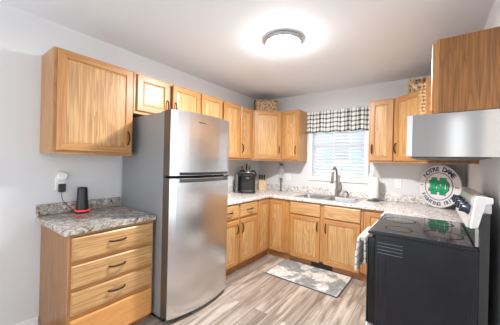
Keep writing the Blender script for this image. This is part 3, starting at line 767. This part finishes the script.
# paper towel holder
px, py = 1.905, -.155
t = thing('paper_towel_holder', 'wire paper towel holder with white roll, right of the sink', 'paper towel holder', (px, py, CT1 + .0005))
MB().lathe([(.075, 0), (.075, .006), (.07, .01)], n=30).build('base', greySteel, t)
MB().tube([(0, 0, .01), (0, 0, .335)], .005, 10).build('rod', nickel, t)
MB().tube([(.066, .02, .01), (.082, .02, .02), (.085, .02, .06), (.085, .02, .11)], .0035, 8).build('tension_arm', nickel, t)
o = thing('paper_towel_roll', 'white paper towel roll standing on the wire holder', 'paper towel', (px, py, CT1 + .045))
MB().lathe([(.018, 0), (.062, 0), (.064, .004), (.064, .262), (.062, .266), (.018, .266), (.018, 0)], n=40, cap=False).build('sheets', paperM, o)
o2 = thing('wire_hanger', 'small wire triangle hanging under the cabinet above the paper towels', 'hook', (1.905, -.14, 1.379))
MB().tube([(-.055, 0, 0), (-.055, 0, -.14)], .003, 8).build('rod', greySteel, o2)
MB().tube([(-.02, 0, 0), (-.045, 0, -.085), (.04, 0, -.085), (-.02, 0, -.002)], .003, 8).build('loop', whitePl, o2)
# round sign
sn = thing('round_sign', 'round white sign with green interlocking letters leaning in the right corner', 'sign', (2.572, -.166, CT1 + .001 + .24))
RS = .238; ang = math.radians(-38)
sn.rotation_euler = (math.radians(-3), 0, ang)
sn.rotation_mode = 'XYZ'
def disc(r0, r1, y0, y1, nm, m_, par, n=64):
    b = MB(); vs = []; fs = []
    for r, y in ((r0, y0), (r1, y0), (r1, y1), (r0, y1)):
        for k in range(n): a = 2 * PI * k / n; vs.append((r * math.cos(a), y, r * math.sin(a)))
    for i in range(4):
        for k in range(n): fs.append((i * n + k, i * n + (k + 1) % n, ((i + 1) % 4) * n + (k + 1) % n, ((i + 1) % 4) * n + k))
    b.add(vs, fs); return b.build(nm, m_, par, recalc=True)
disc(.0005, RS, -.006, .006, 'board', discM, sn)
disc(.150, .157, -.0075, -.0061, 'ring', navy, sn)
disc(RS - .004, RS, -.0072, -.0061, 'edge_line', mat('pale_edge', srgb(190, 186, 190), .5), sn)
def mono(grow, y0, y1, nm, m_):
    b = MB(); g = grow; P = []
    def bar(x0, z0, x1, z1): b.box(x0 - g, y0, z0 - g, x1 + g, y1, z1 + g)
    def par(pts): b.prism(pts, y0, y1, axis='y')
    # N: two stems with slab serifs and a diagonal
    bar(-.062, -.078, -.034, .078); bar(.034, -.078, .062, .078)
    bar(-.078, .062, -.026, .09); bar(-.078, -.09, -.018, -.062); bar(.018, .062, .078, .09); bar(.022, -.09, .078, -.062)
    par([(-.062 - g, .085), (-.03 + g, .085), (.062 + g, -.085), (.03 - g, -.085)])
    # D: stem, bowl with chamfered corners
    bar(-.105, .034, .085, .058); bar(-.105, -.058, .085, -.034); bar(-.090, -.05, -.066, .05); bar(.088, -.03, .112, .03)
    par([(.078 - g, .058 + g), (.088 + g, .058 + g), (.112 + g, .028 + g), (.088 - g, .022)]); par([(.078 - g, -.058 - g), (.088 - g, -.022), (.112 + g, -.028 - g), (.088 + g, -.058 - g)])
    return b.build(nm, m_, sn, recalc=True)
mono(.0065, -.0072, -.0061, 'monogram_outline', navy)
mono(.0, -.0088, -.0073, 'monogram', green)
def arc_text(txt, r, a0, a1, top, size, m_, nm):
    b = MB(); n = len(txt)
    for i, ch in enumerate(txt):
        if ch == ' ': continue
        b = MB()
        cu = bpy.data.curves.new('t', 'FONT'); cu.body = ch; cu.size = size; cu.extrude = .0008; cu.offset = .0022; cu.align_x = 'CENTER'; cu.resolution_u = 2
        to = bpy.data.objects.new('t', cu); C.objects.link(to)
        bpy.context.view_layer.update()
        me = bpy.data.meshes.new_from_object(to.evaluated_get(bpy.context.evaluated_depsgraph_get()))
        a = math.radians(a0 + (a1 - a0) * i / (n - 1))
        vs = []
        for v in me.vertices:
            x, z = v.co.x, v.co.y
            if not top: z = z - size * .7
            dr = Vector((math.cos(a), math.sin(a))); tn = Vector((math.sin(a), -math.cos(a)))
            if not top: dr2, tn2 = -dr, -tn
            else: dr2, tn2 = dr, tn
            p = dr * r + tn2 * x + dr2 * (z)
            vs.append((p.x, -.0072 - v.co.z, p.y))
        b.add(vs, [tuple(p.vertices) for p in me.polygons])
        bpy.data.objects.remove(to); bpy.data.curves.remove(cu); bpy.data.meshes.remove(me)
        b.build('letter', m_, sn)
arc_text('NOTRE DAME', .172, 142, 38, True, .070, navy, 'lettering')
arc_text('FIGHTING IRISH', .176, 212, 330, False, .056, mat('grey_blue_paint', srgb(64, 80, 112), .5), 'lettering')
b = MB()
for s in (-1, 1):
    for k in range(3): b.box(s * .195 - .018 + k * .013, -.0078, -.005, s * .195 - .009 + k * .013, -.0061, .008)
b.build('small_marks', mat('grey_blue_marks', srgb(110, 112, 124), .5), sn)

# ------------------------------------------------------------------ things on top of the cabinets
wick = mat('woven_wicker', srgb(200, 172, 138), .8)
wv = nd(wick, 'ShaderNodeTexVoronoi'); wv.inputs['Scale'].default_value = 34; lk(wick, coords(wick, (1, 1, 1.6)), wv.inputs['Vector'])
rr = ramp(wick, [(.0, srgb(226, 204, 176)), (.35, srgb(200, 168, 132)), (.7, srgb(130, 98, 70))], wv.outputs['Distance']); lk(wick, rr.outputs[0], bs(wick).inputs['Base Color'])
t = thing('wicker_basket', 'tan woven wicker basket on the corner wall cabinet', 'basket', (.335, -.335, UT + .0005), PI / 4)
BW, BD, BH = .335, .20, .18
b = MB(); P0 = rrect(-BW / 2, -BD / 2, BW / 2, BD / 2, .03, 4); n = len(P0); rows = 14; vs = []
for j in range(rows + 1):
    for i, (x, y) in enumerate(P0):
        k_ = 1 + .012 * (1 if (i + j) % 2 else -1) + .05 * j / rows; vs.append((x * k_, y * k_, BH * j / rows))
for (x, y) in P0: vs.append((x * 1.0, y * .95, BH))
for (x, y) in P0: vs.append((x * .93, y * .9, .012))
rws = rows + 3
fs = [(j * n + i, j * n + (i + 1) % n, (j + 1) * n + (i + 1) % n, (j + 1) * n + i) for j in range(rws - 1) for i in range(n)] + [tuple(range(n - 1, -1, -1)), tuple(range((rws - 1) * n, rws * n))]
b.add(vs, fs); b.build('body', wick, t)
rim = [(x * 1.06, y * 1.06, BH) for x, y in P0]; rim.append(rim[0]); MB().tube(rim, .009, 8).build('rim', wick, t)
# dried leaf garland
leafM = mat('cream_dried_leaf', srgb(226, 200, 162), .8); leafD = mat('dry_brown_twig', srgb(150, 112, 74), .8)
t = thing('dried_leaf_garland', 'cream dried leaf garland piled on the right corner cabinet beside the hood cabinet', 'garland', (2.46, -.40, UT + .003))
tw = MB(); lf = MB(); hang = []
def leaf(c, d, n_, L, wd):
    d = d.normalized(); s = d.cross(n_).normalized(); k = d.cross(s)
    P = [c, c + d * L * .35 + s * wd, c + d * L, c + d * L * .35 - s * wd, c + d * L * .45 + k * wd * .5]
    lf.add(P, [(0, 1, 4), (1, 2, 4), (2, 3, 4), (3, 0, 4)])
random.seed(11)
for k in range(7):
    P = [Vector((random.uniform(-.13, .0), random.uniform(-.17, .1), .01))]
    d = Vector((random.uniform(-1, 1), random.uniform(-1, 1), 1.2)).normalized()
    for j in range(12):
        d = (d + Vector((random.uniform(-.6, .6), random.uniform(-.6, .6), random.uniform(-.55, .35)))).normalized()
        q = P[-1] + d * .035; q = Vector((min(max(q.x, -.17), .0), min(max(q.y, -.20), .14), min(max(q.z, .012), .17))); P.append(q)
    tw.tube(P, .006, 6)
    for q in P:
        for _ in range(3): leaf(q, Vector((random.uniform(-1, 1), random.uniform(-1, 1), random.uniform(-.1, 1))), Vector((random.uniform(-1, 1), random.uniform(-1, 1), .5)), .05, .012)
for (sx, sy, sz) in ((2.428, -.70, .04), (2.418, -.735, .0)):
    P = [Vector((2.46 + random.uniform(-.06, 0), -.55, UT + .04)), Vector((sx + .03, sy + .05, UT + .03))]
    for j in range(9): P.append(Vector((sx + .008 * math.sin(j * 1.7), sy + .01 * math.cos(j), UT + .01 - j * .035)))
    P = [p - Vector((2.46, -.40, UT + .0005)) for p in P]
    tw.tube(P, .004, 6); hang += [(q, k) for k, q in enumerate(P[2:])]
lf.v = [(min(max(x, -.19), .02), min(max(y, -.23), .16), max(z, .006)) for x, y, z in lf.v]
for q, k in hang:
    for s_ in (-1, 1): leaf(q, Vector((s_ * .7, -.3, -.6)), Vector((0, -1, .3)), .045, .011)
tw.build('twig', leafD, t); o = lf.build('leaves', leafM, t); so = o.modifiers.new('solid', 'SOLIDIFY'); so.thickness = .003

# ------------------------------------------------------------------ mat on the floor
rugM = mat('grey_patterned_mat', srgb(170, 170, 170), .9)
v = coords(rugM, (1, 1, 1)); n1 = ramp(rugM, [(.46, (0, 0, 0, 1)), (.53, (1, 1, 1, 1))], noise(rugM, v, 4.5, 6, .6, .6)); n2 = ramp(rugM, [(.4, (0, 0, 0, 1)), (.62, (1, 1, 1, 1))], noise(rugM, v, 24, 5, 0, .7))
a = mix(rugM, n1.outputs[0], srgb(222, 216, 210), srgb(140, 142, 144)); q = nd(rugM, 'ShaderNodeMath', operation='MULTIPLY'); q.inputs[1].default_value = .5; lk(rugM, n2.outputs[0], q.inputs[0])
lk(rugM, mix(rugM, q.outputs[0], a, srgb(92, 96, 100)), bs(rugM).inputs['Base Color'])
t = thing('floor_mat', 'grey and cream distressed-pattern mat on the floor before the sink', 'rug', (1.33, -.85, .0005), math.radians(-1))
MB().prism(rrect(-.43, -.275, .43, .275, .01, 3), 0, .010).build('pile', rugM, t)
b = MB(); P = [(x, y, .006) for x, y in rrect(-.433, -.278, .433, .278, .012, 3)]; P.append(P[0]); b.tube(P, .006, 6); b.build('border', mat('mat_border_grey', srgb(88, 92, 96), .9), t)
